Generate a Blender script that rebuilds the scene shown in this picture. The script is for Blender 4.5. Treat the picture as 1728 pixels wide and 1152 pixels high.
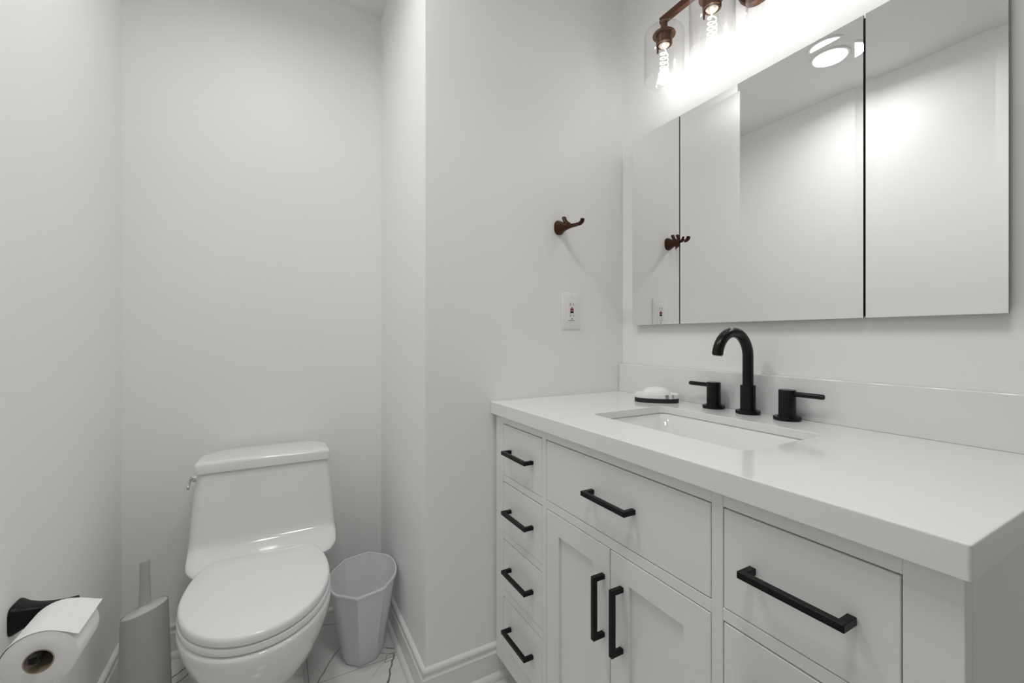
import bpy, bmesh, math
from mathutils import Vector, Matrix

for o in list(bpy.data.objects):
    bpy.data.objects.remove(o, do_unlink=True)
S = bpy.context.scene
COL = S.collection
PI = math.pi

# ------------------------------------------------------------------ camera
FL = 1.092                                   # eye height above the floor
cam_d = bpy.data.cameras.new('camera')
cam = bpy.data.objects.new('camera', cam_d)
COL.objects.link(cam)
cam.location = (0, 0, FL)
cam.rotation_euler = (PI / 2, 0, -math.radians(28.88))
cam_d.sensor_width = 36.0
cam_d.lens = 36.0 * 720 / 1728
cam_d.shift_y = (568.5 - 576) / 1728
cam_d.clip_start = 0.01
S.camera = cam

# ------------------------------------------------------------------ world, lights, exposure
W = bpy.data.worlds.new('world')
S.world = W
W.use_nodes = True
W.node_tree.nodes['Background'].inputs[0].default_value = (1.0, 0.98, 0.95, 1)
W.node_tree.nodes['Background'].inputs[1].default_value = 0.30
S.view_settings.view_transform = 'Standard'
S.view_settings.look = 'None'
S.view_settings.gamma = 1
S.view_settings.use_curve_mapping = False
S.view_settings.exposure = 0.0
S.cycles.max_bounces = 16
S.cycles.diffuse_bounces = 10
S.cycles.glossy_bounces = 6
S.cycles.transparent_max_bounces = 24
BULB_W = 0.47
DOWN_W = 4.5
FIL_E = 5.0
LENS_E = 6.0
FILL_W = 3.9
DOWN_SPREAD = 165.0


# ------------------------------------------------------------------ materials
def mat(name, col, rough=0.5, metal=0.0, spec=0.5, coat=0.0, bump=0.0, bscale=200.0, var=0.0, vscale=3.0):
    m = bpy.data.materials.new(name)
    m.use_nodes = True
    nt = m.node_tree
    b = nt.nodes['Principled BSDF']
    b.inputs['Base Color'].default_value = (*col, 1)
    b.inputs['Roughness'].default_value = rough
    b.inputs['Metallic'].default_value = metal
    b.inputs['Specular IOR Level'].default_value = spec
    if coat:
        b.inputs['Coat Weight'].default_value = coat
        b.inputs['Coat Roughness'].default_value = 0.03
    tc = nt.nodes.new('ShaderNodeTexCoord')
    if bump:
        n = nt.nodes.new('ShaderNodeTexNoise')
        n.inputs['Scale'].default_value = bscale
        n.inputs['Detail'].default_value = 3
        nt.links.new(tc.outputs['Object'], n.inputs['Vector'])
        bp = nt.nodes.new('ShaderNodeBump')
        bp.inputs['Strength'].default_value = bump
        bp.inputs['Distance'].default_value = 0.001
        nt.links.new(n.outputs['Fac'], bp.inputs['Height'])
        nt.links.new(bp.outputs['Normal'], b.inputs['Normal'])
    if var:
        n2 = nt.nodes.new('ShaderNodeTexNoise')
        n2.inputs['Scale'].default_value = vscale
        n2.inputs['Detail'].default_value = 4
        nt.links.new(tc.outputs['Object'], n2.inputs['Vector'])
        mx = nt.nodes.new('ShaderNodeMix')
        mx.data_type = 'RGBA'
        mx.inputs['A'].default_value = (*[c * (1 - var) for c in col], 1)
        mx.inputs['B'].default_value = (*[min(1, c * (1 + var)) for c in col], 1)
        nt.links.new(n2.outputs['Fac'], mx.inputs['Factor'])
        nt.links.new(mx.outputs['Result'], b.inputs['Base Color'])
    return m


def emat(name, col, strength):
    m = bpy.data.materials.new(name)
    m.use_nodes = True
    nt = m.node_tree
    nt.nodes.clear()
    e = nt.nodes.new('ShaderNodeEmission')
    e.inputs[0].default_value = (*col, 1)
    e.inputs[1].default_value = strength
    o = nt.nodes.new('ShaderNodeOutputMaterial')
    nt.links.new(e.outputs[0], o.inputs[0])
    return m


def glass_mat(name, tint, ior, gain):
    m = bpy.data.materials.new(name)
    m.use_nodes = True
    nt = m.node_tree
    nt.nodes.clear()
    lw = nt.nodes.new('ShaderNodeLayerWeight')
    lw.inputs['Blend'].default_value = 0.5
    fr = nt.nodes.new('ShaderNodeMath')
    fr.operation = 'POWER'
    fr.inputs[1].default_value = ior
    nt.links.new(lw.outputs['Facing'], fr.inputs[0])
    tr = nt.nodes.new('ShaderNodeBsdfTransparent')
    tr.inputs[0].default_value = (*tint, 1)
    gl = nt.nodes.new('ShaderNodeBsdfGlossy')
    gl.inputs['Roughness'].default_value = 0.02
    mu = nt.nodes.new('ShaderNodeMath')
    mu.operation = 'MULTIPLY_ADD'
    mu.inputs[1].default_value = gain
    mu.inputs[2].default_value = 0.025
    mu.use_clamp = True
    nt.links.new(fr.outputs[0], mu.inputs[0])
    mx = nt.nodes.new('ShaderNodeMixShader')
    nt.links.new(mu.outputs[0], mx.inputs[0])
    nt.links.new(tr.outputs[0], mx.inputs[1])
    nt.links.new(gl.outputs[0], mx.inputs[2])
    o = nt.nodes.new('ShaderNodeOutputMaterial')
    nt.links.new(mx.outputs[0], o.inputs[0])
    return m


WALL = mat('wall_paint', (0.88, 0.88, 0.875), 0.45, spec=0.35, bump=0.06, bscale=350, var=0.008, vscale=2.0)
REAR = mat('darkened_rear_wall', (0.35, 0.35, 0.345), 0.6, bump=0.05, bscale=300)  # unseen rear wall, darkened to keep bounce off the vanity end
CEIL = mat('ceiling_paint', (0.80, 0.80, 0.795), 0.8, spec=0.2, bump=0.05, bscale=300)
TRIM = mat('trim_paint', (0.80, 0.80, 0.79), 0.28)
CAB = mat('cabinet_paint', (0.80, 0.80, 0.795), 0.32, bump=0.02, bscale=500)
QUARTZ = mat('white_quartz', (0.82, 0.82, 0.82), 0.10, var=0.012, vscale=9)
PORC = mat('porcelain', (0.84, 0.84, 0.835), 0.10, coat=0.6)
SEATP = mat('seat_plastic', (0.84, 0.84, 0.83), 0.16)
BLACK = mat('matte_black_metal', (0.004, 0.0038, 0.0036), 0.38, spec=0.22, bump=0.02, bscale=700)
BLACKF = mat('black_faucet_finish', (0.006, 0.0048, 0.0042), 0.26, spec=0.28, bump=0.01, bscale=700)
BRONZE = mat('oil_rubbed_bronze', (0.060, 0.025, 0.013), 0.30, metal=0.75, var=0.25, vscale=60)
COPPER = mat('brushed_bronze', (0.15, 0.072, 0.045), 0.36, metal=0.9, var=0.15, vscale=80)
CHROME = mat('chrome', (0.75, 0.75, 0.76), 0.07, metal=1.0, var=0.02, vscale=30)
MIRROR = mat('mirror_silver', (0.93, 0.93, 0.925), 0.0, metal=1.0)
GAPDARK = mat('dark_cabinet_edge', (0.02, 0.022, 0.022), 0.3)
BINM = mat('grey_white_plastic', (0.74, 0.74, 0.765), 0.38, bump=0.03, bscale=600)
BRUSHM = mat('warm_grey_plastic', (0.47, 0.465, 0.46), 0.42, bump=0.02, bscale=600)
BRUSHL = mat('pale_grey_plastic', (0.66, 0.66, 0.655), 0.35, bump=0.02, bscale=600)
PAPER = mat('tissue_paper', (0.88, 0.88, 0.87), 0.9, spec=0.1, bump=0.25, bscale=900)
CARD = mat('cardboard', (0.42, 0.34, 0.25), 0.9, bump=0.1, bscale=300)
OUTP = mat('white_outlet_plastic', (0.84, 0.84, 0.83), 0.25, bump=0.01, bscale=400)
REDP = mat('red_button_plastic', (0.30, 0.02, 0.025), 0.4, bump=0.01, bscale=400)
DARKP = mat('black_button_plastic', (0.012, 0.012, 0.012), 0.4, bump=0.01, bscale=400)
SOAP = mat('white_soap', (0.90, 0.90, 0.88), 0.35, bump=0.05, bscale=80)
RUBBER = mat('black_rubber', (0.012, 0.012, 0.012), 0.6, bump=0.05, bscale=300)
GLASS = glass_mat('clear_shade_glass', (0.985, 0.985, 0.985), 4.0, 0.60)
BULBG = glass_mat('clear_bulb_glass', (0.995, 0.995, 0.99), 6.0, 0.10)
FIL = emat('glowing_filament', (1.0, 0.97, 0.92), FIL_E)
LENS = emat('glowing_lens', (1.0, 0.99, 0.97), LENS_E)


def marble(name, base, vein_segments=(), noise_amp=0.02, tiles=None, broad=0.5):
    """white marble: named vein strokes (segments in object space), soft clouds, optional tile joints"""
    m = bpy.data.materials.new(name)
    m.use_nodes = True
    nt = m.node_tree
    b = nt.nodes['Principled BSDF']
    b.inputs['Roughness'].default_value = 0.16
    N = nt.nodes.new
    L = nt.links.new
    tc = N('ShaderNodeTexCoord')

    def math_(op, a, b_=None, c_=None, clamp=False):
        n = N('ShaderNodeMath')
        n.operation = op
        n.use_clamp = clamp
        for i, v in enumerate((a, b_, c_)):
            if v is None:
                continue
            if isinstance(v, (int, float)):
                n.inputs[i].default_value = v
            else:
                L(v, n.inputs[i])
        return n.outputs[0]

    def vmath(op, a, b_):
        n = N('ShaderNodeVectorMath')
        n.operation = op
        for i, v in enumerate((a, b_)):
            if isinstance(v, tuple):
                n.inputs[i].default_value = v
            else:
                L(v, n.inputs[i])
        return n
    ns = N('ShaderNodeTexNoise')
    ns.inputs['Scale'].default_value = 14
    ns.inputs['Detail'].default_value = 6
    ns.inputs['Roughness'].default_value = 0.65
    L(tc.outputs['Object'], ns.inputs['Vector'])
    off = vmath('SUBTRACT', ns.outputs['Color'], (0.5, 0.5, 0.5))
    sc = N('ShaderNodeVectorMath')
    sc.operation = 'SCALE'
    L(off.outputs[0], sc.inputs[0])
    sc.inputs['Scale'].default_value = noise_amp * 2
    P = vmath('ADD', tc.outputs['Object'], sc.outputs[0]).outputs[0]
    sep = N('ShaderNodeSeparateXYZ')
    L(P, sep.inputs[0])
    px, py = sep.outputs[0], sep.outputs[1]
    fac = None
    for (x0, y0, x1, y1, w, k) in vein_segments:
        dx, dy = x1 - x0, y1 - y0
        l2 = dx * dx + dy * dy
        ax = math_('SUBTRACT', px, x0)
        ay = math_('SUBTRACT', py, y0)
        t = math_('MULTIPLY_ADD', ax, dx / l2, math_('MULTIPLY', ay, dy / l2))
        t = math_('MAXIMUM', math_('MINIMUM', t, 1.0), 0.0)
        ex = math_('SUBTRACT', ax, math_('MULTIPLY', t, dx))
        ey = math_('SUBTRACT', ay, math_('MULTIPLY', t, dy))
        d = math_('SQRT', math_('ADD', math_('MULTIPLY', ex, ex), math_('MULTIPLY', ey, ey)))
        f = math_('MULTIPLY', math_('SUBTRACT', 1.0, math_('DIVIDE', d, w), clamp=True), k)
        fac = f if fac is None else math_('MAXIMUM', fac, f)
    # faint random veins between the strokes
    vo = N('ShaderNodeTexVoronoi')
    vo.feature = 'DISTANCE_TO_EDGE'
    vo.inputs['Scale'].default_value = 2.6
    L(P, vo.inputs['Vector'])
    fv = math_('MULTIPLY', math_('SUBTRACT', 1.0, math_('DIVIDE', vo.outputs['Distance'], 0.03), clamp=True), 0.10 * broad)
    fac = fv if fac is None else math_('MAXIMUM', fac, fv)
    cl = N('ShaderNodeTexNoise')
    cl.inputs['Scale'].default_value = 5
    cl.inputs['Detail'].default_value = 5
    L(P, cl.inputs['Vector'])
    fac = math_('MAXIMUM', fac, math_('MULTIPLY', math_('SUBTRACT', cl.outputs['Fac'], 0.45, clamp=True), 0.25 * broad))
    if tiles:
        s2 = N('ShaderNodeSeparateXYZ')
        L(tc.outputs['Object'], s2.inputs[0])
        for i, (o0, size) in enumerate(tiles):
            q = math_('FRACT', math_('DIVIDE', math_('SUBTRACT', s2.outputs[i], o0 - size * 0.5), size))
            q = math_('MULTIPLY', math_('ABSOLUTE', math_('SUBTRACT', q, 0.5)), size)
            g = math_('MULTIPLY', math_('LESS_THAN', q, 0.0013), 0.55)
            fac = math_('MAXIMUM', fac, g)
    mx = N('ShaderNodeMix')
    mx.data_type = 'RGBA'
    mx.inputs['A'].default_value = (*base, 1)
    mx.inputs['B'].default_value = (0.035, 0.033, 0.033, 1)
    L(math_('MINIMUM', fac, 1.0), mx.inputs['Factor'])
    L(mx.outputs['Result'], b.inputs['Base Color'])
    return m


FLOORM = marble('marble_floor_tile', (0.74, 0.735, 0.725), [
    (0.332, 1.532, 0.372, 1.500, 0.0035, 0.9), (0.300, 1.520, 0.340, 1.492, 0.003, 0.7),
    (0.340, 1.492, 0.372, 1.490, 0.003, 0.8), (0.356, 1.484, 0.330, 1.425, 0.004, 1.0),
    (0.330, 1.425, 0.293, 1.340, 0.0045, 1.0), (0.330, 1.490, 0.318, 1.462, 0.003, 0.7),
    (0.318, 1.462, 0.346, 1.462, 0.003, 0.7), (0.318, 1.462, 0.268, 1.425, 0.003, 0.35),
    (0.215, 1.640, 0.164, 1.562, 0.0035, 0.75), (0.164, 1.562, 0.138, 1.523, 0.0035, 0.8),
    (0.138, 1.523, 0.100, 1.455, 0.004, 0.8), (0.12, 1.775, 0.22, 1.74, 0.003, 0.6),
    (-0.315, 1.700, -0.250, 1.768, 0.004, 0.9), (-0.285, 1.680, -0.225, 1.750, 0.004, 0.9),
    (-0.30, 1.66, -0.34, 1.74, 0.004, 0.7),
], 0.014, tiles=((0.089, 0.305), (1.474, 0.61)), broad=0.5)
SOAPTRAY = marble('white_marbled_resin', (0.86, 0.86, 0.845), [
    (0.020, -0.046, 0.034, -0.040, 0.0022, 0.9), (0.044, -0.040, 0.050, -0.034, 0.002, 0.6),
], 0.004, broad=0.6)


# ------------------------------------------------------------------ mesh helpers
def BM():
    return bmesh.new()


def loop(bm, pts):
    return [bm.verts.new(p) for p in pts]


def bridge(bm, a, b, closed=True):
    n = len(a)
    for i in range(n if closed else n - 1):
        j = (i + 1) % n
        try:
            bm.faces.new((a[i], a[j], b[j], b[i]))
        except ValueError:
            pass


def loft(bm, sections, cap0=True, cap1=True, closed=True):
    ls = [loop(bm, s) for s in sections]
    for a, b in zip(ls[:-1], ls[1:]):
        bridge(bm, a, b, closed)
    if cap0:
        bm.faces.new(list(reversed(ls[0])))
    if cap1:
        bm.faces.new(ls[-1])
    return ls


def box(bm, x0, x1, y0, y1, z0, z1, bev=0.0, seg=1):
    b2 = bmesh.new()
    bmesh.ops.create_cube(b2, size=1.0)
    for v in b2.verts:
        v.co = Vector(((x0 + x1) / 2 + v.co.x * (x1 - x0), (y0 + y1) / 2 + v.co.y * (y1 - y0), (z0 + z1) / 2 + v.co.z * (z1 - z0)))
    if bev:
        bmesh.ops.bevel(b2, geom=list(b2.edges), offset=bev, segments=seg, affect='EDGES', profile=0.5)
    merge(bm, b2)


def merge(bm, b2, M=None):
    vm = {}
    for v in b2.verts:
        vm[v] = bm.verts.new(M @ v.co if M else v.co)
    for f in b2.faces:
        bm.faces.new([vm[v] for v in f.verts])
    b2.free()


def frame_path(pts):
    pts = [Vector(p) for p in pts]
    T = []
    for i in range(len(pts)):
        a = pts[max(0, i - 1)]
        b = pts[min(len(pts) - 1, i + 1)]
        T.append((b - a).normalized())
    up = Vector((0, 0, 1)) if abs(T[0].z) < 0.9 else Vector((1, 0, 0))
    n = (up - T[0] * up.dot(T[0])).normalized()
    fr = []
    for t in T:
        n = (n - t * n.dot(t)).normalized()
        fr.append((n, t.cross(n)))
    return pts, T, fr


def tube(bm, pts, r, seg=16, caps=True):
    pts, T, fr = frame_path(pts)
    rs = r if isinstance(r, (list, tuple)) else [r] * len(pts)
    secs = []
    for p, (n, b), rr in zip(pts, fr, rs):
        ra, rb = rr if isinstance(rr, tuple) else (rr, rr)
        secs.append([p + n * (ra * math.cos(2 * PI * k / seg)) + b * (rb * math.sin(2 * PI * k / seg)) for k in range(seg)])
    loft(bm, secs, caps, caps)


def lathe(bm, prof, c=(0, 0, 0), axis='z', seg=40, caps=(True, True)):
    secs = []
    for r, h in prof:
        s = []
        for k in range(seg):
            a = 2 * PI * k / seg
            u, v = r * math.cos(a), r * math.sin(a)
            if axis == 'z':
                p = (c[0] + u, c[1] + v, c[2] + h)
            elif axis == 'y':
                p = (c[0] + v, c[1] + h, c[2] + u)
            else:
                p = (c[0] + h, c[1] + u, c[2] + v)
            s.append(p)
        secs.append(s)
    loft(bm, secs, *caps)


def rrect(cx, cy, hx, hy, r, z, n=6):
    pts = []
    for (sx, sy, a0) in ((1, 1, 0), (-1, 1, 90), (-1, -1, 180), (1, -1, 270)):
        for k in range(n + 1):
            a = math.radians(a0 + 90 * k / n)
            pts.append((cx + sx * (hx - r) + r * math.cos(a), cy + sy * (hy - r) + r * math.sin(a), z))
    return pts


def finish(name, bm, m, parent=None, smooth=35, loc=None, rotz=0.0):
    bmesh.ops.remove_doubles(bm, verts=bm.verts, dist=1e-6)
    bmesh.ops.recalc_face_normals(bm, faces=bm.faces)
    me = bpy.data.meshes.new(name)
    bm.to_mesh(me)
    bm.free()
    me.materials.append(m)
    if smooth:
        for p in me.polygons:
            p.use_smooth = True
        me.set_sharp_from_angle(angle=math.radians(smooth))
    o = bpy.data.objects.new(name, me)
    COL.objects.link(o)
    if loc is not None:
        o.location = loc
    o.rotation_euler.z = rotz
    if parent:
        o.parent = parent
    return o


def tag(o, label, cat, group=None):
    o['label'] = label
    o['category'] = cat
    if group:
        o['group'] = group
    return o


def thing(name, loc, label, cat, rotz=0.0, group=None):
    o = bpy.data.objects.new(name, None)
    COL.objects.link(o)
    o.location = loc
    o.rotation_euler.z = rotz
    o.empty_display_size = 0.05
    return tag(o, label, cat, group)


def struct(o, label=None, cat=None):
    o['kind'] = 'structure'
    if label:
        o['label'] = label
    if cat:
        o['category'] = cat
    return o


# ------------------------------------------------------------------ room shell
XL, XJ, XW = -0.446, 0.387, 1.168        # left wall, alcove return, vanity wall
YH, YB, YR = 1.2333, 1.846, -1.05        # hook wall, wall behind the toilet, rear wall
ZC = 1.344 + FL
T = 0.10


def prism(name, poly, z0, z1, m, label, cat):
    bm = BM()
    loft(bm, [[(x, y, z0) for x, y in poly], [(x, y, z1) for x, y in poly]])
    return struct(finish(name, bm, m, smooth=0), label, cat)


prism('floor', [(XL - T, YR - T), (XW + T, YR - T), (XW + T, YB + T), (XL - T, YB + T)], -0.08, 0.0, FLOORM,
      'white marble tile floor with dark cracked veins', 'floor')
prism('ceiling', [(XL - T, YR - T), (XW + T, YR - T), (XW + T, YB + T), (XL - T, YB + T)], ZC, ZC + 0.08, CEIL,
      'plain white ceiling over the narrow bathroom', 'ceiling')
# left wall, with an added, unseen doorway that lets world light in as fill
DY0, DY1, DZ = -0.20, 0.45, 2.03
bm = BM()
loft(bm, [[(x, y, z) for x, y in ((XL, DY1), (XL, YB), (XL - T, YB + T), (XL - T, DY1))] for z in (0, ZC)])
box(bm, XL - T, XL, YR - T, DY0, 0, ZC)
box(bm, XL - T, XL, DY0, DY1, DZ, ZC)
struct(finish('wall_left', bm, WALL, smooth=0), 'white wall left of the toilet', 'wall')
prism('wall_back', [(XL, YB), (XJ, YB), (XJ + T, YB + T), (XL - T, YB + T)], 0, ZC, WALL,
      'white wall behind the toilet', 'wall')
prism('wall_jog', [(XJ, YB), (XJ, YH), (XJ + T, YH + T), (XJ + T, YB + T)], 0, ZC, WALL,
      'narrow white return wall beside the wastebasket', 'wall')
prism('wall_hook', [(XJ, YH), (XW, YH), (XW + T, YH + T), (XJ + T, YH + T)], 0, ZC, WALL,
      'white wall carrying the robe hook and the outlet', 'wall')
prism('wall_right', [(XW, YH), (XW, YR), (XW + T, YR - T), (XW + T, YH + T)], 0, ZC, WALL,
      'white wall behind the mirror and vanity', 'wall')
prism('wall_rear', [(XL, YR - T), (XW, YR - T), (XW, YR), (XL, YR)], 0, ZC, REAR, 'wall behind the camera, darkened to cut bounce light', 'wall')

BASE_PROF = [(0.0, 0.0), (0.026, 0.0), (0.026, 0.006), (0.0235, 0.013), (0.019, 0.018), (0.0135, 0.020), (0.0125, 0.021),
             (0.0125, 0.079), (0.0135, 0.080), (0.0135, 0.083), (0.0095, 0.0865), (0.0085, 0.0875), (0.0085, 0.0955), (0.0095, 0.097),
             (0.0115, 0.099), (0.0125, 0.102), (0.0120, 0.106), (0.0100, 0.109), (0.0060, 0.1115), (0.0, 0.112)]


def baseboard(name, a, b, nrm, ma, mb, label):
    """profile extruded from a to b; ma/mb = +1 outside mitre, -1 inside mitre, 0 square"""
    a, b, n = Vector((*a, 0)), Vector((*b, 0)), Vector((*nrm, 0))
    d = (b - a).normalized()
    s0 = [a + n * (p + 0.0005) - d * (p * ma) + Vector((0, 0, h)) for p, h in BASE_PROF]
    s1 = [b + n * (p + 0.0005) + d * (p * mb) + Vector((0, 0, h)) for p, h in BASE_PROF]
    bm = BM()
    loft(bm, [s0, s1])
    return struct(finish(name, bm, TRIM, smooth=30), label, 'baseboard')


baseboard('baseboard_left', (XL, DY1), (XL, YB), (1, 0), 0, -1, 'white moulded baseboard along the left wall')
baseboard('baseboard_back', (XL, YB), (XJ, YB), (0, -1), -1, -1, 'white moulded baseboard behind the toilet')
baseboard('baseboard_jog', (XJ, YB), (XJ, YH), (-1, 0), -1, 1, 'white moulded baseboard beside the wastebasket')
baseboard('baseboard_hook', (XJ, YH), (0.68, YH), (0, -1), 1, 0, 'white moulded baseboard running behind the vanity end')

# ------------------------------------------------------------------ vanity cabinet
XC = 0.617                               # plane of the face frame
VY0, VY1 = 0.158, 1.2234
VZ0, VZ1 = 0.077, 0.847
FT = 0.020
van = thing('bathroom_vanity', ((XC + XW) / 2, 0.69, 0), 'white painted bathroom vanity with shaker doors and black bar pulls', 'vanity')
VO = Vector(van.location)


def vfin(name, bm, m, parent, label=None, smooth=30):
    for v in bm.verts:
        v.co -= VO
    o = finish(name, bm, m, parent, smooth)
    if label:
        o['label'] = label
    return o


XV1 = XW - 0.004
bm = BM()
box(bm, XC + FT, XV1, VY1 - 0.018, VY1, VZ0, VZ1, 0.001)          # end panels
box(bm, XC + FT, XV1, VY0, VY0 + 0.018, VZ0, VZ1, 0.001)
box(bm, XC + FT, XV1, VY0 + 0.018, VY1 - 0.018, VZ0, VZ0 + 0.018)  # bottom
box(bm, XV1 - 0.008, XV1, VY0 + 0.018, VY1 - 0.018, VZ0 + 0.018, 0.70)  # back
for yy in (0.943, 0.4395):
    box(bm, XC + FT, XV1 - 0.02, yy - 0.008, yy + 0.008, VZ0 + 0.018, 0.62)
box(bm, XC + 0.07, XC + 0.088, VY0 + 0.02, VY1 - 0.02, 0.0, VZ0)     # toe kick
box(bm, XC + 0.088, XV1, VY1 - 0.036, VY1 - 0.02, 0.0, VZ0)
box(bm, XC + 0.088, XV1, VY0 + 0.02, VY0 + 0.036, 0.0, VZ0)
vfin('carcass', bm, CAB, van)

# face frame: stiles and rails with real openings
SY = [(VY0, 0.2083), (0.4293, 0.4495), (0.9338, 0.9534), (1.1747, VY1)]   # stiles, right to left in the picture
bm = BM()
for y0, y1 in SY:
    box(bm, XC, XC + FT, y0, y1, VZ0, VZ1, 0.0009)
BANKS = [(SY[0][1], SY[1][0]), (SY[1][1], SY[2][0]), (SY[2][1], SY[3][0])]
DR = [(0.665, 0.824), (0.486, 0.645), (0.311, 0.467), (0.132, 0.289)]     # drawer openings
for (y0, y1) in BANKS:
    box(bm, XC + 0.0004, XC + FT, y0, y1, 0.824, VZ1, 0.0009)
    box(bm, XC + 0.0004, XC + FT, y0, y1, VZ0, 0.132, 0.0009)
    box(bm, XC + 0.0004, XC + FT, y0, y1, 0.645, 0.6665 if y0 == BANKS[1][0] else 0.665, 0.0009)
for (y0, y1) in (BANKS[0], BANKS[2]):
    box(bm, XC + 0.0004, XC + FT, y0, y1, 0.467, 0.486, 0.0009)
    box(bm, XC + 0.0004, XC + FT, y0, y1, 0.289, 0.311, 0.0009)
vfin('face_frame', bm, CAB, van)


def pull(parent, y, z, vertical=False):
    """square bar pull on two posts"""
    L_, s, off = 0.0675, 0.0052, 0.031
    bm = BM()
    x1 = XC - off
    if vertical:
        box(bm, x1, x1 + 2 * s, y - s, y + s, z - L_, z + L_, 0.0008)
        for k in (-1, 1):
            box(bm, x1 + 2 * s - 0.001, XC + 0.0002, y - s, y + s, z + k * (L_ - s) - s, z + k * (L_ - s) + s, 0.0008)
    else:
        box(bm, x1, x1 + 2 * s, y - L_, y + L_, z - s, z + s, 0.0008)
        for k in (-1, 1):
            box(bm, x1 + 2 * s - 0.001, XC + 0.0002, y + k * (L_ - s) - s, y + k * (L_ - s) + s, z - s, z + s, 0.0008)
    return vfin('handle', bm, BLACK, parent, 'matte black square bar pull')


G = 0.0016


def drawer(y0, y1, z0, z1, hz=None):
    bm = BM()
    box(bm, XC + 0.0002, XC + FT, y0 + G, y1 - G, z0 + G * 0.8, z1 - G * 1.5, 0.0010)
    box(bm, XC + FT, XC + 0.30, y0 + 0.02, y1 - 0.02, z0 + 0.02, z1 - 0.04)
    o = vfin('drawer', bm, CAB, van)
    pull(o, (y0 + y1) / 2, hz or (z0 + z1) / 2 + 0.002)
    return o


for bank in (BANKS[2], BANKS[0]):
    for z0, z1 in DR:
        drawer(bank[0], bank[1], z0, z1)
# wide tilt front under the basin
y0, y1 = BANKS[1]
bm = BM()
box(bm, XC + 0.0002, XC + FT, y0 + G, y1 - G, 0.6665 + G, 0.824 - G * 1.5, 0.0010)
o = vfin('drawer', bm, CAB, van, 'wide drawer front under the sink')
pull(o, 0.6838, 0.748)


def shaker_door(y0, y1, z0, z1, hy):
    ya, yb = y0 + 0.0535, y1 - 0.0535
    za, zb = z0 + 0.052, z1 - 0.052
    bm = BM()
    xs, xe, xp = XC + 0.0002, XC + FT, XC + 0.0085
    outer = [(y0, z0), (y1, z0), (y1, z1), (y0, z1)]
    inner = [(ya, za), (yb, za), (yb, zb), (ya, zb)]
    def l(pts, x, d=0.0):
        cy, cz = (y0 + y1) / 2, (z0 + z1) / 2
        return loop(bm, [(x, p + (d if p < cy else -d), q + (d if q < cz else -d)) for p, q in pts])
    b0 = l(outer, xe)
    b1 = l(outer, xs + 0.001)
    b2 = l(outer, xs, 0.001)
    b3 = l(inner, xs, -0.0008)
    b4 = l(inner, xs + 0.0008)
    b5 = l(inner, xp)
    for a, b in ((b0, b1), (b1, b2), (b2, b3), (b3, b4), (b4, b5)):
        bridge(bm, a, b)
    bm.faces.new(b5)
    bm.faces.new(list(reversed(b0)))
    o = vfin('door', bm, CAB, van, smooth=0)
    pull(o, hy, 0.5155, True)
    return o


shaker_door(0.6911, y1 - G, 0.132 + G, 0.645 - G, 0.7105)
shaker_door(y0 + G, 0.6884, 0.132 + G, 0.645 - G, 0.6545)

# ------------------------------------------------------------------ worktop, backsplash, basin
ZT = FL - 0.206
CX0, CX1, CY0, CY1 = 0.602, XW - 0.001, 0.1497, YH - 0.0015
SX, SYC, SHX, SHY = 0.876, 0.685, 0.137, 0.2155       # basin cut-out
bm = BM()


def orect(d, z):
    n = 4
    pts = []
    for (x, y, a0, r) in ((CX1 - d, CY1 - d, 0, 0.0005), (CX0 + d, CY1 - d, 90, 0.002), (CX0 + d, CY0 + d, 180, 0.004), (CX1 - d, CY0 + d, 270, 0.0005)):
        sx, sy = (-1 if a0 in (90, 180) else 1), (-1 if a0 >= 180 else 1)
        for k in range(n + 1):
            a = math.radians(a0 + 90 * k / n)
            pts.append((x - sx * r + r * math.cos(a), y - sy * r + r * math.sin(a), z))
    return pts


def fill(loops):
    es = []
    for l in loops:
        for i in range(len(l)):
            e = bm.edges.get((l[i], l[(i + 1) % len(l)])) or bm.edges.new((l[i], l[(i + 1) % len(l)]))
            es.append(e)
    bmesh.ops.triangle_fill(bm, use_beauty=True, use_dissolve=False, edges=es)


o1 = loop(bm, orect(0.0018, ZT))
o2 = loop(bm, orect(0.0005, ZT - 0.0006))
o3 = loop(bm, orect(0.0, ZT - 0.0018))
o4 = loop(bm, orect(0.0, ZT - 0.037))
o5 = loop(bm, orect(0.0012, ZT - 0.038))
o6 = loop(bm, orect(0.028, ZT - 0.038))
o7 = loop(bm, orect(0.028, ZT - 0.019))
for a, b in ((o1, o2), (o2, o3), (o3, o4), (o4, o5), (o5, o6), (o6, o7)):
    bridge(bm, a, b)
i1 = loop(bm, rrect(SX, SYC, SHX + 0.0012, SHY + 0.0012, 0.026, ZT))
i2 = loop(bm, rrect(SX, SYC, SHX, SHY, 0.025, ZT - 0.0012))
i3 = loop(bm, rrect(SX, SYC, SHX, SHY, 0.025, ZT - 0.019))
bridge(bm, i1, i2)
bridge(bm, i2, i3)
fill([o1, i1])
fill([o7, i3])
ctr = tag(finish('countertop', bm, QUARTZ, smooth=0), 'white polished quartz countertop with square mitred edge on the vanity', 'countertop')
bm = BM()
box(bm, 1.1463, XW - 0.001, CY0, CY1, ZT + 0.0001, FL - 0.1018, 0.0012)
finish('backsplash', bm, QUARTZ, ctr, 0)

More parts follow.
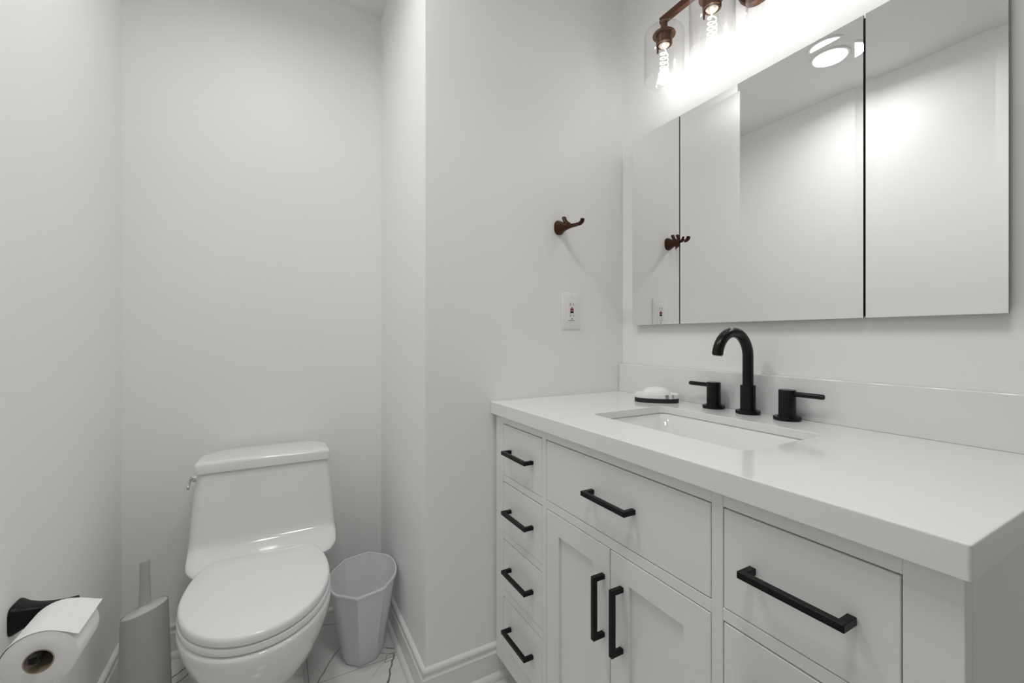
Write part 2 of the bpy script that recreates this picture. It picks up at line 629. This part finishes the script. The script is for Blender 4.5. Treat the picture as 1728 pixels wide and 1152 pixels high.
snk = thing('sink', (SX, SYC, ZT - 0.16), 'white rectangular undermount basin set into the countertop', 'sink')
bm = BM()
zr = ZT - 0.0195
secs = [rrect(SX, SYC, SHX + 0.022, SHY + 0.022, 0.03, zr),
        rrect(SX, SYC, SHX + 0.006, SHY + 0.006, 0.028, zr),
        rrect(SX, SYC, SHX + 0.002, SHY + 0.002, 0.028, zr - 0.003),
        rrect(SX, SYC, SHX - 0.008, SHY - 0.014, 0.030, zr - 0.035),
        rrect(SX, SYC, SHX - 0.022, SHY - 0.040, 0.034, zr - 0.085),
        rrect(SX, SYC, SHX - 0.034, SHY - 0.060, 0.036, zr - 0.113),
        rrect(SX, SYC, SHX - 0.050, SHY - 0.085, 0.036, zr - 0.122),
        rrect(SX, SYC, 0.030, 0.030, 0.029, zr - 0.127),
        rrect(SX, SYC, 0.022, 0.022, 0.021, zr - 0.129)]
inner = list(secs)
outer = [rrect(SX, SYC, SHX + 0.022, SHY + 0.022, 0.03, zr - 0.010), rrect(SX, SYC, SHX + 0.004, SHY, 0.032, zr - 0.035),
         rrect(SX, SYC, SHX - 0.02, SHY - 0.045, 0.036, zr - 0.125), rrect(SX, SYC, 0.03, 0.03, 0.029, zr - 0.138),
         rrect(SX, SYC, 0.022, 0.022, 0.021, zr - 0.138)]
loft(bm, list(reversed(inner)) + outer, False, False)
for v in bm.verts:
    v.co -= snk.location
finish('basin', bm, PORC, snk, 50)
bm = BM()
lathe(bm, [(0.0, -0.008), (0.0205, -0.008), (0.0205, 0.002), (0.027, 0.0025), (0.027, 0.0045), (0.024, 0.0055), (0.019, 0.0045), (0.018, 0.003), (0.0, 0.003)],
      (SX, SYC, zr - 0.1275))
for v in bm.verts:
    v.co -= snk.location
finish('drain', bm, BLACKF, snk)['label'] = 'black drain ring'

# ------------------------------------------------------------------ faucet
FX, FY = 1.1125, 0.7000
fau = thing('faucet', (FX, FY, ZT), 'matte black widespread faucet with high arched spout and two lever handles', 'faucet')


def rel(bm, o):
    for v in bm.verts:
        v.co -= Vector(o.location)


Zt = ZT + 0.0004
bm = BM()
pts = [(FX, FY, Zt + 0.074), (FX, FY, Zt + 0.11)]
R, zc = 0.064, ZT + 0.154
for k in range(0, 29):
    a = PI * 0.965 * k / 28
    pts.append((FX - R + R * math.cos(a), FY, zc + R * math.sin(a)))
lx, lz = pts[-1][0], pts[-1][2]
tube(bm, pts, [0.0134] * len(pts), 24)
rel(bm, fau)
spout = finish('spout', bm, BLACKF, fau, 40)
bm = BM()
d = Vector((pts[-1][0] - pts[-2][0], 0, pts[-1][2] - pts[-2][2])).normalized()
tube(bm, [Vector(pts[-1]) - d * 0.002, Vector(pts[-1]) + d * 0.0025], 0.0108, 20)
rel(bm, fau)
finish('aerator', bm, BLACKF, spout)
bm = BM()
lathe(bm, [(0.0, 0.004), (0.0188, 0.004), (0.0188, 0.0755), (0.0180, 0.0765), (0.0, 0.0765)], (FX, FY, Zt))
rel(bm, fau)
finish('spout_sleeve', bm, BLACKF, fau)
FLG = [(0.0, 0.0), (0.0300, 0.0), (0.0302, 0.0015), (0.0302, 0.0070), (0.0294, 0.0085), (0.0225, 0.0088), (0.0220, 0.0105), (0.0, 0.0105)]
bm = BM()
lathe(bm, FLG, (FX, FY, Zt))
rel(bm, fau)
finish('base_flange', bm, BLACKF, fau)
for y, s, lab in ((0.8030, 1, 'black lever handle on the left of the spout'), (0.5990, -1, 'black lever handle on the right of the spout')):
    bm = BM()
    lathe(bm, [(0.0, 0.004), (0.0190, 0.004), (0.0190, 0.0525), (0.0184, 0.0529), (0.0184, 0.0535), (0.0190, 0.0539), (0.0190, 0.0735), (0.0180, 0.0748), (0.0, 0.0750)], (FX, y, Zt))
    rel(bm, fau)
    h = finish('handle', bm, BLACKF, fau)
    h['label'] = lab
    bm = BM()
    zz = Zt + 0.0655
    tube(bm, [(FX, y + s * 0.012, zz), (FX, y + s * 0.079, zz), (FX, y + s * 0.0815, zz), (FX, y + s * 0.0828, zz)], [0.0063, 0.0063, 0.0055, 0.003], 18)
    rel(bm, fau)
    finish('lever', bm, BLACKF, h)
    bm = BM()
    lathe(bm, FLG, (FX, y, Zt))
    rel(bm, fau)
    finish('base_flange', bm, BLACKF, h)

# ------------------------------------------------------------------ soap dish and soap
DA = math.radians(-45)
dish = thing('soap_dish', (1.0660, 0.9740, ZT + 0.0005), 'white marbled oval soap dish on a black base left of the faucet', 'soap dish', rotz=DA)


def oval(hx, hy, z, n=48, e=2.6):
    pts = []
    for k in range(n):
        a = 2 * PI * k / n
        c, s = math.cos(a), math.sin(a)
        pts.append((hx * math.copysign(abs(c) ** (2 / e), c), hy * math.copysign(abs(s) ** (2 / e), s), z))
    return pts


bm = BM()
loft(bm, [oval(0.0655, 0.0405, 0.0), oval(0.067, 0.042, 0.001), oval(0.067, 0.042, 0.0120), oval(0.066, 0.041, 0.0125)])
finish('base', bm, RUBBER, dish)['label'] = 'black rubber base'
bm = BM()
loft(bm, [oval(0.0660, 0.0410, 0.0127), oval(0.0675, 0.0425, 0.014), oval(0.0680, 0.0430, 0.0245), oval(0.0670, 0.0420, 0.0262), oval(0.0650, 0.0400, 0.0262),
          oval(0.0630, 0.0380, 0.0245), oval(0.060, 0.035, 0.0215), oval(0.03, 0.018, 0.0205)])
finish('tray', bm, SOAPTRAY, dish)
bm = BM()
secs = []
for k in range(11):
    a = PI / 2 * k / 10
    secs.append(oval(0.0435 * math.cos(a) + 0.0005, 0.029 * math.cos(a) + 0.0005, 0.0235 + 0.0235 * math.sin(a), e=2.25))
loft(bm, [oval(0.040, 0.026, 0.0222, e=2.25)] + secs)
tag(finish('soap_bar', bm, SOAP, None, 60, loc=(1.0660, 0.9740, ZT + 0.0005), rotz=DA), 'white domed bar of soap lying in the oval dish', 'soap')

# ------------------------------------------------------------------ mirror cabinet
XM = 1.142
MC = thing('mirror_cabinet', (XW, 0.697, FL + 0.05), 'wide three door mirror cabinet on the wall above the sink', 'mirror cabinet')
MZ0, MZ1 = FL + 0.0428, FL + 0.7155
bm = BM()
box(bm, 1.1495, XW - 0.0005, 0.2440, 1.1490, MZ0 + 0.004, MZ1 - 0.004, 0.0005)
rel(bm, MC)
finish('cabinet_edge', bm, GAPDARK, MC, 30)['label'] = 'dark cabinet body showing between the doors'


def mirror_door(y0, y1, tilt=0.0):
    """bevelled mirror pane: a flat field and four narrow sloped borders"""
    by, bz, bh = 0.0158, 0.0215, 0.00040
    bm = BM()
    def l(d, e, x):
        return loop(bm, [(x, y0 + d, MZ0 + e), (x, y1 - d, MZ0 + e), (x, y1 - d, MZ1 - e), (x, y0 + d, MZ1 - e)])
    f0 = l(by, bz, XM + bh)
    f1 = l(0.0, 0.0, XM)
    f2 = l(0.0, 0.0, XM + 0.0055)
    bm.faces.new(f0)
    bridge(bm, f1, f0)
    bridge(bm, f2, f1)
    bm.faces.new(list(reversed(f2)))
    if tilt:
        for v in bm.verts:
            v.co.x += (v.co.y - (y0 + y1) / 2) * tilt
    rel(bm, MC)
    o = finish('mirror_door', bm, MIRROR, MC, 0)
    o.data.materials.append(GAPDARK)
    for p in o.data.polygons:
        if abs(p.normal.y) > 0.7 or abs(p.normal.z) > 0.7 or p.normal.x > 0.7:
            p.material_index = 1
    return o


mirror_door(0.9490, 1.1550)
mirror_door(0.4535, 0.9450)
mirror_door(0.2383, 0.4490)

# ------------------------------------------------------------------ vanity light
LX, LZB = 1.076, FL + 0.8145                 # axis of the shades, height of their rims
vl = thing('vanity_light', (XW, 0.697, FL + 0.955), 'bronze four light vanity sconce with clear glass shades above the mirror', 'light fixture')
LY = [0.952, 0.782, 0.612, 0.442]
BZ = FL + 1.006
bm = BM()
lathe(bm, [(0.0, -0.0005), (0.060, -0.0005), (0.060, -0.012), (0.055, -0.018), (0.030, -0.022), (0.0, -0.022)], (XW, 0.697, FL + 0.978), 'x')
rel(bm, vl)
finish('backplate', bm, COPPER, vl)
bm = BM()
tube(bm, [(XW - 0.018, 0.697, FL + 0.985), (LX + 0.05, 0.697, FL + 0.988), (LX + 0.02, 0.697, BZ - 0.008), (LX + 0.004, 0.697, BZ)], 0.008, 14)
rel(bm, vl)
finish('arm', bm, COPPER, vl)
bm = BM()
box(bm, LX - 0.009, LX + 0.009, LY[-1] - 0.012, LY[0] + 0.012, BZ - 0.010, BZ + 0.010, 0.0012)
rel(bm, vl)
finish('bar', bm, COPPER, vl)
SR, SH = 0.0605, 0.163
for i, y in enumerate(LY):
    # socket cup with rim disc
    bm = BM()
    lathe(bm, [(0.0, 0.0), (0.0105, 0.0), (0.0105, -0.026), (0.0160, -0.031), (0.0330, -0.0365), (0.0350, -0.041), (0.0345, -0.043), (0.0250, -0.0435), (0.0245, -0.072), (0.0205, -0.072), (0.0195, -0.045), (0.0, -0.045)],
          (LX, y, BZ - 0.008))
    # two little clips either side of the cup
    for s in (-1, 1):
        box(bm, LX - 0.003, LX + 0.003, y + s * 0.0258 - 0.002, y + s * 0.0258 + 0.002, BZ - 0.094, BZ - 0.046, 0.0008)
    rel(bm, vl)
    sk = finish('socket', bm, COPPER, vl)
    # glass shade, open below, shoulder rounded
    bm = BM()
    prof = [(0.021, SH - 0.0010)]
    prof += [(SR - 0.022 + 0.022 * math.sin(a), SH - 0.022 + 0.021 * math.cos(a)) for a in [PI / 2 * k / 6 for k in range(7)]]
    prof += [(SR, 0.001), (SR - 0.0006, 0.0), (SR - 0.0016, 0.0), (SR - 0.0022, 0.001)]
    prof += [(SR - 0.022 + 0.0198 * math.sin(a), SH - 0.022 + 0.0188 * math.cos(a)) for a in [PI / 2 * k / 6 for k in range(6, -1, -1)]]
    prof += [(0.021, SH - 0.0032)]
    lathe(bm, prof, (LX, y, LZB), seg=56, caps=(False, False))
    rel(bm, vl)
    finish('glass_shade', bm, GLASS, vl, 60)
    # bulb
    bm = BM()
    zb = BZ - 0.080
    prof = [(0.0125, 0.0), (0.0130, -0.008), (0.0165, -0.024), (0.0215, -0.044), (0.0270, -0.066), (0.0300, -0.084), (0.0302, -0.096),
            (0.0275, -0.110), (0.0220, -0.120), (0.0140, -0.127), (0.004, -0.130)]
    lathe(bm, prof, (LX, y, zb), seg=36, caps=(True, True))
    rel(bm, vl)
    bl = finish('bulb', bm, BULBG, vl, 60)
    bm = BM()
    lathe(bm, [(0.0, 0.012), (0.0165, 0.012), (0.0165, -0.002), (0.0125, -0.006), (0.0, -0.010)], (LX, y, zb), seg=28)
    rel(bm, vl)
    cp = finish('bulb_base', bm, mat('bulb_base_metal', (0.78, 0.68, 0.60), 0.3, metal=0.6, bump=0.1, bscale=200), bl)
    bm = BM()
    pts = []
    n = 150
    for k in range(n):
        t = k / (n - 1)
        a = 2 * PI * 6.5 * t + i
        rr = 0.0105 + 0.0015 * math.sin(PI * t)
        pts.append((LX + rr * math.cos(a), y + rr * math.sin(a), zb - 0.022 - 0.096 * t))
    pts = [(LX + 0.002, y, zb - 0.006)] + pts
    tube(bm, pts, 0.00135, 7)
    rel(bm, vl)
    finish('filament', bm, FIL, bl, 60)
    # the bulb's own light
    ld = bpy.data.lights.new('bulb_light', 'POINT')
    ld.energy = BULB_W
    ld.color = (1.0, 0.985, 0.96)
    ld.shadow_soft_size = 0.02
    lo = bpy.data.objects.new('bulb_light', ld)
    COL.objects.link(lo)
    lo.location = (LX, y, zb - 0.075)


# ------------------------------------------------------------------ recessed ceiling light, added fill lamp
def downlight(x, y, label, watts, spread, k=1.0):
    rl = thing('recessed_light' if k == 1.0 else 'added_fill_light', (x, y, ZC), label, 'ceiling light')
    bm = BM()
    lathe(bm, [(0.079 * k, -0.0005), (0.079 * k, -0.004), (0.076 * k, -0.006), (0.070 * k, -0.006), (0.0665 * k, -0.003), (0.0665 * k, -0.0005)], (0, 0, 0), seg=48)
    finish('trim_ring', bm, OUTP, rl)
    bm = BM()
    lathe(bm, [(0.0, -0.0005), (0.0660 * k, -0.0005), (0.0660 * k, -0.0022), (0.0, -0.0026)], (0, 0, 0), seg=48)
    finish('lens', bm, LENS, rl)
    ld = bpy.data.lights.new('downlight', 'AREA')
    ld.shape = 'DISK'
    ld.size = 0.13 * k
    ld.spread = math.radians(spread)
    ld.energy = watts
    ld.color = (1.0, 0.99, 0.975)
    lo = bpy.data.objects.new('downlight', ld)
    COL.objects.link(lo)
    lo.location = (x, y, ZC - 0.008)


downlight(-0.04, 1.056, 'round white recessed ceiling light seen in the middle mirror', DOWN_W, DOWN_SPREAD)
downlight(0.24, 0.20, 'wide round white ceiling light added out of view as fill near the camera', FILL_W, 130.0, 2.6)  # added unseen lamp, brightens the surfaces that face the camera

# ------------------------------------------------------------------ robe hook
hk = thing('robe_hook', (0.868, YH, FL + 0.383), 'dark bronze double robe hook on the white wall left of the mirror', 'hook')
bm = BM()
secs = []
# local: y = 0 at wall, negative into the room
for (yy, z, hx, hz) in ((-0.0005, 0.0, 0.0205, 0.0255), (-0.004, 0.0, 0.0205, 0.0255), (-0.012, -0.0005, 0.0175, 0.0215), (-0.024, -0.0012, 0.0142, 0.0168),
                        (-0.038, -0.0025, 0.0114, 0.0125), (-0.052, -0.0040, 0.0092, 0.0090), (-0.066, -0.0055, 0.0078, 0.0068), (-0.085, -0.0064, 0.0072, 0.0058),
                        (-0.100, -0.0060, 0.0072, 0.0056)):
    secs.append([(hx * math.copysign(abs(math.cos(a)) ** 0.8, math.cos(a)) + 0.17 * max(0, -yy - 0.02), yy, z + hz * math.copysign(abs(math.sin(a)) ** 0.8, math.sin(a))) for a in [2 * PI * k / 28 for k in range(28)]])
loft(bm, secs)
finish('base', bm, BRONZE, hk, 45)
bm = BM()
tube(bm, [(0.0125, -0.096, -0.006), (0.0145, -0.104, -0.005), (0.0155, -0.110, -0.001), (0.0158, -0.113, 0.0055), (0.0158, -0.1135, 0.0085)],
     [(0.0058, 0.0072), (0.0064, 0.0078), (0.0064, 0.0082), (0.006, 0.0084), (0.0050, 0.0074)], 16)
finish('prong', bm, BRONZE, hk, 45)
bm = BM()
tube(bm, [(0.0055, -0.052, 0.000), (0.0045, -0.044, 0.006), (0.0035, -0.036, 0.014), (0.003, -0.030, 0.023), (0.003, -0.0275, 0.029), (0.003, -0.027, 0.0315)],
     [(0.0080, 0.0085), (0.0078, 0.0085), (0.0070, 0.0082), (0.0066, 0.0082), (0.0070, 0.0088), (0.0058, 0.0076)], 16)
finish('prong', bm, BRONZE, hk, 45)

# ------------------------------------------------------------------ outlet
OX, OZ = 0.9190, FL + 0.0930
ol = thing('wall_outlet', (OX, YH, OZ), 'white ground fault outlet with red and black buttons below the robe hook', 'outlet')
bm = BM()
box(bm, -0.0400, 0.0400, -0.0065, -0.0003, -0.0640, 0.0640, 0.0022, 2)
finish('cover_plate', bm, OUTP, ol)
bm = BM()
box(bm, -0.0168, 0.0168, -0.0080, -0.0060, -0.0335, 0.0335, 0.0006)
rc = finish('receptacle', bm, OUTP, ol)
bm = BM()
box(bm, -0.0070, 0.0070, -0.0094, -0.0078, 0.0012, 0.0085, 0.0004)
finish('button', bm, REDP, rc)['label'] = 'dark red test button'
bm = BM()
box(bm, -0.0070, 0.0070, -0.0094, -0.0078, -0.0080, -0.0010, 0.0004)
finish('button', bm, DARKP, rc)['label'] = 'black reset button'
for zo in (0.0225, -0.0170):
    bm = BM()
    box(bm, -0.0075, -0.0052, -0.0083, -0.0078, zo - 0.004, zo + 0.004)
    box(bm, 0.0052, 0.0070, -0.0083, -0.0078, zo - 0.0033, zo + 0.0033)
    lathe(bm, [(0.0, -0.0083), (0.0024, -0.0083), (0.0024, -0.0078), (0.0, -0.0078)], (0, 0, zo - 0.0115), 'y', 14)
    finish('socket_slots', bm, DARKP, rc)
bm = BM()
box(bm, -0.0168, 0.0120, -0.0072, -0.0062, -0.0352, -0.0340)
finish('lower_seam', bm, mat('seam_shadow_plastic', (0.25, 0.25, 0.25), 0.5, bump=0.01), rc)
for zo in (0.0485, -0.0485):
    bm = BM()
    lathe(bm, [(0.0, -0.0072), (0.0030, -0.0070), (0.0030, -0.0060), (0.0, -0.0060)], (0, 0, zo), 'y', 16)
    finish('screw', bm, BINM, ol)

# ------------------------------------------------------------------ toilet
TX = -0.030
toi = thing('toilet', (TX, 1.40, 0), 'white one piece toilet with closed lid in the alcove', 'toilet')


def egg(hw, yf, yb, yw, bh, z, n=64, e=2.0):
    """plan outline: half ellipse to the front, tapering to a flat back"""
    pts = []
    for k in range(n // 2 + 1):
        a = PI * k / (n // 2)
        c, s = math.cos(a), math.sin(a)
        pts.append((TX - hw * math.copysign(abs(c) ** (2 / e), c), yw - (yw - yf) * abs(s) ** (2 / e), z))
    m = n // 4
    back = []
    for k in range(1, m + 1):
        t = k / m
        back.append((bh + (hw - bh) * math.cos(t * PI / 2) ** 0.9 if t < 1 else bh, yw + (yb - yw) * math.sin(t * PI / 2)))
    for x, y in back:
        pts.append((TX + x, y, z))
    for x, y in reversed(back):
        pts.append((TX - x, y, z))
    return pts


def tfin(name, bm, m, smooth=45, parent=None):
    if name in ('bowl', 'seat', 'seat_lid', 'seat_hinge'):          # the bowl points slightly away from the vanity
        R = Matrix.Rotation(math.radians(-1.6), 3, 'Z')
        c = Vector((TX, 1.70, 0))
        for v in bm.verts:
            v.co = R @ (v.co - c) + c
    rel(bm, toi)
    return finish(name, bm, m, parent or toi, smooth)


# bowl and pedestal
bm = BM()
SEC = [(0.000, 0.112, 1.270, 1.76, 1.50, 0.10), (0.012, 0.112, 1.268, 1.76, 1.50, 0.10), (0.030, 0.106, 1.275, 1.755, 1.50, 0.095), (0.090, 0.101, 1.280, 1.75, 1.48, 0.09), (0.150, 0.108, 1.260, 1.74, 1.45, 0.09),
       (0.200, 0.125, 1.220, 1.73, 1.41, 0.10), (0.250, 0.146, 1.170, 1.72, 1.38, 0.115), (0.300, 0.163, 1.134, 1.71, 1.36, 0.125), (0.340, 0.172, 1.111, 1.70, 1.35, 0.13),
       (0.365, 0.1765, 1.102, 1.70, 1.345, 0.13), (0.380, 0.1775, 1.100, 1.70, 1.345, 0.13), (0.387, 0.1755, 1.102, 1.70, 1.345, 0.13), (0.3895, 0.170, 1.107, 1.695, 1.345, 0.125)]
loft(bm, [egg(hw, yf, yb, yw, bh, z) for z, hw, yf, yb, yw, bh in SEC])
tfin('bowl', bm, PORC, 60)
# tank, sweeping forward into the deck
bm = BM()
TS = [(0.310, 0.120, 1.56, 1.80, 0.04), (0.345, 0.145, 1.55, 1.815, 0.05), (0.362, 0.165, 1.535, 1.822, 0.05), (0.378, 0.186, 1.522, 1.825, 0.045), (0.392, 0.2010, 1.518, 1.826, 0.045), (0.402, 0.2075, 1.530, 1.826, 0.042),
      (0.409, 0.2105, 1.560, 1.826, 0.038), (0.415, 0.2118, 1.588, 1.826, 0.034), (0.423, 0.2124, 1.610, 1.826, 0.030), (0.434, 0.2122, 1.624, 1.826, 0.028), (0.452, 0.2110, 1.631, 1.826, 0.026), (0.520, 0.2060, 1.638, 1.826, 0.025),
      (0.580, 0.2010, 1.645, 1.826, 0.025), (0.640, 0.1955, 1.652, 1.826, 0.026), (0.6545, 0.1940, 1.653, 1.826, 0.026), (0.6575, 0.1915, 1.656, 1.824, 0.025)]
loft(bm, [rrect(TX, (a + b) / 2, hw, (b - a) / 2, r, z, 8) for z, hw, a, b, r in TS])
tfin('tank', bm, PORC, 60)


def lidsec(d, z, yf=1.645, yb=1.822):
    n = 10
    pts = []
    hx = 0.1975 - d
    for (sx, sy, a0, r) in ((1, 1, 0, 0.092), (-1, 1, 90, 0.092), (-1, -1, 180, 0.014), (1, -1, 270, 0.014)):
        cx = TX + sx * (hx - r)
        cy = (yb - d - r) if sy > 0 else (yf + d + r)
        for k in range(n + 1):
            a = math.radians(a0 + 90 * k / n)
            pts.append((cx + r * math.cos(a), cy + r * math.sin(a), z))
    return pts


bm = BM()
loft(bm, [lidsec(0.006, 0.6585), lidsec(0.001, 0.6595), lidsec(0.0, 0.662), lidsec(0.0, 0.684), lidsec(0.0012, 0.689), lidsec(0.004, 0.6925), lidsec(0.009, 0.6945), lidsec(0.013, 0.6952)])
tfin('tank_lid', bm, PORC, 50)
# seat ring and seat lid
def slab(sec, z0, z1, r, dome=0.0, rb=0.0015):
    hw, yf, yb, yw, bh = sec
    out = []
    for d, z in ((rb, z0), (rb * 0.3, z0 + rb * 0.3), (0, z0 + rb), (0, z1 - r), (r * 0.3, z1 - r * 0.3), (r, z1)):
        out.append(egg(hw - d, yf + d, yb - d, yw, bh - d, z))
    if dome:
        out.append(egg(hw * 0.6, yf + 0.09, yb - 0.06, yw, bh * 0.6, z1 + dome))
    return out


bm = BM()
loft(bm, slab((0.1755, 1.104, 1.500, 1.340, 0.118), 0.3940, 0.4098, 0.0030))
tfin('seat', bm, SEATP, 50)
bm = BM()
loft(bm, slab((0.1735, 1.103, 1.520, 1.340, 0.108), 0.4145, 0.4345, 0.0070, 0.002))
tfin('seat_lid', bm, SEATP, 50)
for s in (-1, 1):
    bm = BM()
    tube(bm, [(TX + s * 0.070 - 0.022, 1.528, 0.412), (TX + s * 0.070 + 0.022, 1.528, 0.412)], 0.0085, 14)
    tfin('seat_hinge', bm, SEATP)
# trip lever on the tank side
bm = BM()
lathe(bm, [(0.0, 0.004), (0.012, 0.004), (0.012, -0.005), (0.009, -0.009), (0.0, -0.009)], (-0.2285, 1.688, 0.640), 'x', 20)
tube(bm, [(-0.2365, 1.688, 0.641), (-0.2400, 1.676, 0.640), (-0.2410, 1.660, 0.634), (-0.2405, 1.645, 0.627), (-0.2400, 1.638, 0.623)],
     [(0.007, 0.005), (0.008, 0.005), (0.0085, 0.005), (0.009, 0.005), (0.006, 0.004)], 14)
tfin('flush_lever', bm, CHROME)['label'] = 'chrome flush lever on the tank side'

# ------------------------------------------------------------------ wastebasket
WC = (0.2650, 1.5560)
WA = math.atan2(-0.149, -0.044)                      # long axis points to the front


def oct_(rl, rw, z, n=10):
    """eight facets on an oval plan; corners front and back stay crisp, those at the flanks are softened"""
    pts = []
    for k in range(8):
        a0, a1 = k * PI / 4, (k + 1) * PI / 4
        p0 = Vector((math.cos(a0), math.sin(a0)))
        p1 = Vector((math.cos(a1), math.sin(a1)))
        for j in range(n):
            p = p0.lerp(p1, j / n)
            am = a0 + (a1 - a0) * j / n
            w = min(1.0, max(0.0, (abs(math.sin(am - math.radians(12))) - 0.60) / 0.3))
            q = p.lerp(p.normalized() * 0.985, w)
            u, v = q.x * rl, q.y * rw
            pts.append((u * math.cos(WA) - v * math.sin(WA), u * math.sin(WA) + v * math.cos(WA), z))
    return pts


wb = thing('wastebasket', (WC[0], WC[1], 0), 'pale grey faceted plastic wastebasket between the toilet and the wall', 'wastebasket')
bm = BM()
loft(bm, [oct_(0.070, 0.056, 0.001), oct_(0.0815, 0.0645, 0.0015), oct_(0.0845, 0.0675, 0.006), oct_(0.1480, 0.1105, 0.264), oct_(0.1462, 0.1087, 0.264),
          oct_(0.0820, 0.0650, 0.009), oct_(0.065, 0.05, 0.006)])
finish('body', bm, BINM, wb, 22)
bm = BM()
prs = [(0.0, 0.258), (0.0030, 0.2585), (0.0056, 0.2625), (0.0052, 0.2675), (0.0030, 0.2700), (0.0002, 0.2692), (-0.0012, 0.2655)]
loft(bm, [oct_(0.1470 + d, 0.1095 + d, z) for d, z in prs + prs[:1]], False, False)
finish('rim', bm, BINM, wb, 40)

# ------------------------------------------------------------------ toilet brush in its holder
BC = (-0.3290, 1.5720)
BR = math.radians(-29)
ax = Vector((math.cos(BR), math.sin(BR), 0))         # long axis of the oval
ay = Vector((-math.sin(BR), math.cos(BR), 0))


def bsec(hx, hy, z, slope=0.0, n=44, cx=0.0):
    pts = []
    for k in range(n):
        a = 2 * PI * k / n
        u, v = cx + hx * math.cos(a), hy * math.sin(a)
        p = ax * u + ay * v
        pts.append((p.x, p.y, z + slope * u))
    return pts


SL = 0.33
bm = BM()
loft(bm, [bsec(0.063, 0.054, 0.0005), bsec(0.0660, 0.0570, 0.003), bsec(0.0650, 0.0560, 0.04, SL * 0.1), bsec(0.0600, 0.0540, 0.16, SL * 0.5), bsec(0.0535, 0.0515, 0.318, SL),
          bsec(0.0517, 0.0497, 0.319, SL), bsec(0.0515, 0.0495, 0.312, SL), bsec(0.0570, 0.0510, 0.15, SL * 0.4), bsec(0.0610, 0.0530, 0.010)])
bh_ = tag(finish('brush_holder', bm, BRUSHM, None, 40, loc=(BC[0], BC[1], 0)), 'tall grey tapered oval toilet brush holder with slanted top left of the toilet', 'brush holder')
tb = thing('toilet_brush', (BC[0], BC[1], 0.31), 'grey toilet brush standing in the oval holder, only handle and cap showing', 'toilet brush')
bm = BM()
loft(bm, [bsec(0.0505, 0.0485, 0.003, SL), bsec(0.0509, 0.0489, 0.0075, SL), bsec(0.0495, 0.0475, 0.0090, SL), bsec(0.022, 0.020, 0.0095, SL), bsec(0.016, 0.016, 0.014, SL * 0.6), bsec(0.0135, 0.0130, 0.024, SL * 0.2)])
finish('cap', bm, BRUSHL, tb, 50)
bm = BM()
loft(bm, [bsec(0.0175, 0.0165, 0.010, 0.2), bsec(0.0142, 0.0138, 0.022, 0), bsec(0.0125, 0.0125, 0.060, 0), bsec(0.0118, 0.0115, 0.134, 0.3), bsec(0.0120, 0.0117, 0.1430, 0.35), bsec(0.0110, 0.0107, 0.1450, 0.35), bsec(0.008, 0.008, 0.1440, 0.35)])
finish('handle', bm, BRUSHM, tb, 45)
bm = BM()
lathe(bm, [(0.0, 0.004), (0.006, 0.004), (0.006, -0.19), (0.026, -0.20), (0.032, -0.24), (0.026, -0.28), (0.0, -0.285)], (0, 0, 0), seg=24)
finish('bristle_head', bm, BRUSHL, tb, 45)

# ------------------------------------------------------------------ toilet paper holder and roll
PY, PZ = 1.193, 0.548
AXX, AXZ = -0.367, 0.521
tp = thing('toilet_paper_holder', (XL, PY, PZ), 'black wall mounted toilet paper holder with flared post', 'toilet paper holder')


def sq(hy, hz, x, r=0.3, dz=0.0, n=28):
    return [(x, hy * math.copysign(abs(math.cos(a)) ** 0.45, math.cos(a)), dz + hz * math.copysign(abs(math.sin(a)) ** 0.45, math.sin(a))) for a in [2 * PI * k / n for k in range(n)]]


bm = BM()
loft(bm, [sq(0.0275, 0.0275, 0.0005), sq(0.0280, 0.0280, 0.002), sq(0.0275, 0.0275, 0.005), sq(0.0215, 0.0215, 0.016), sq(0.0165, 0.0165, 0.032), sq(0.0135, 0.0135, 0.052), sq(0.0125, 0.0125, 0.072),
          sq(0.0130, 0.0130, 0.088), sq(0.0120, 0.0120, 0.0895)])
finish('post', bm, BLACK, tp, 50)
bm = BM()
ax_ = AXX - XL
tube(bm, [(ax_, -0.008, -0.0165), (ax_, -0.0135, -0.0165), (ax_, -0.150, -0.0165), (ax_, -0.153, -0.0125), (ax_, -0.153, -0.0045)], [0.0075, 0.0075, 0.0075, 0.0075, 0.006], 16)
finish('arm', bm, BLACK, tp, 50)

roll = thing('toilet_paper_roll', (AXX, 1.1135, AXZ), 'white toilet paper roll on the black holder, loose sheet end lifting', 'toilet paper')
HL = 0.0535
bm = BM()
lathe(bm, [(0.0205, -HL), (0.0500, -HL), (0.0512, -HL + 0.0012), (0.0512, HL - 0.0012), (0.0500, HL), (0.0205, HL), (0.0205, -HL)], (0, 0, 0), 'y', 48, caps=(False, False))
finish('paper', bm, PAPER, roll, 50)
bm = BM()
lathe(bm, [(0.0203, -HL - 0.0003), (0.0203, HL + 0.0003), (0.0187, HL + 0.0003), (0.0187, -HL - 0.0003), (0.0203, -HL - 0.0003)], (0, 0, 0), 'y', 32, caps=(False, False))
finish('core', bm, CARD, roll, 50)
# the loose last sheet lifts off the top and points out to the right
bm = BM()
prof = []
for k in range(15):
    a = math.radians(175 - 110 * k / 14)
    prof.append((0.0528 * math.cos(a), 0.0528 * math.sin(a)))
prof += [(0.036, 0.0415), (0.046, 0.036), (0.0530, 0.033)]
rows = []
for j in range(9):
    v = j / 8
    yy = -HL - 0.0006 + (2 * HL + 0.0012) * v
    row = []
    for i, (x, z) in enumerate(prof):
        k = max(0, i - 13) / 4.0
        row.append((x + k * 0.004 * (v - 0.3), yy, z + k * (0.004 * v)))
    rows.append(row)
top = [loop(bm, r) for r in rows]
for a, b in zip(top[:-1], top[1:]):
    bridge(bm, a, b, False)
bmesh.ops.solidify(bm, geom=list(bm.faces), thickness=0.0005)
finish('loose_sheet', bm, PAPER, roll, 60)
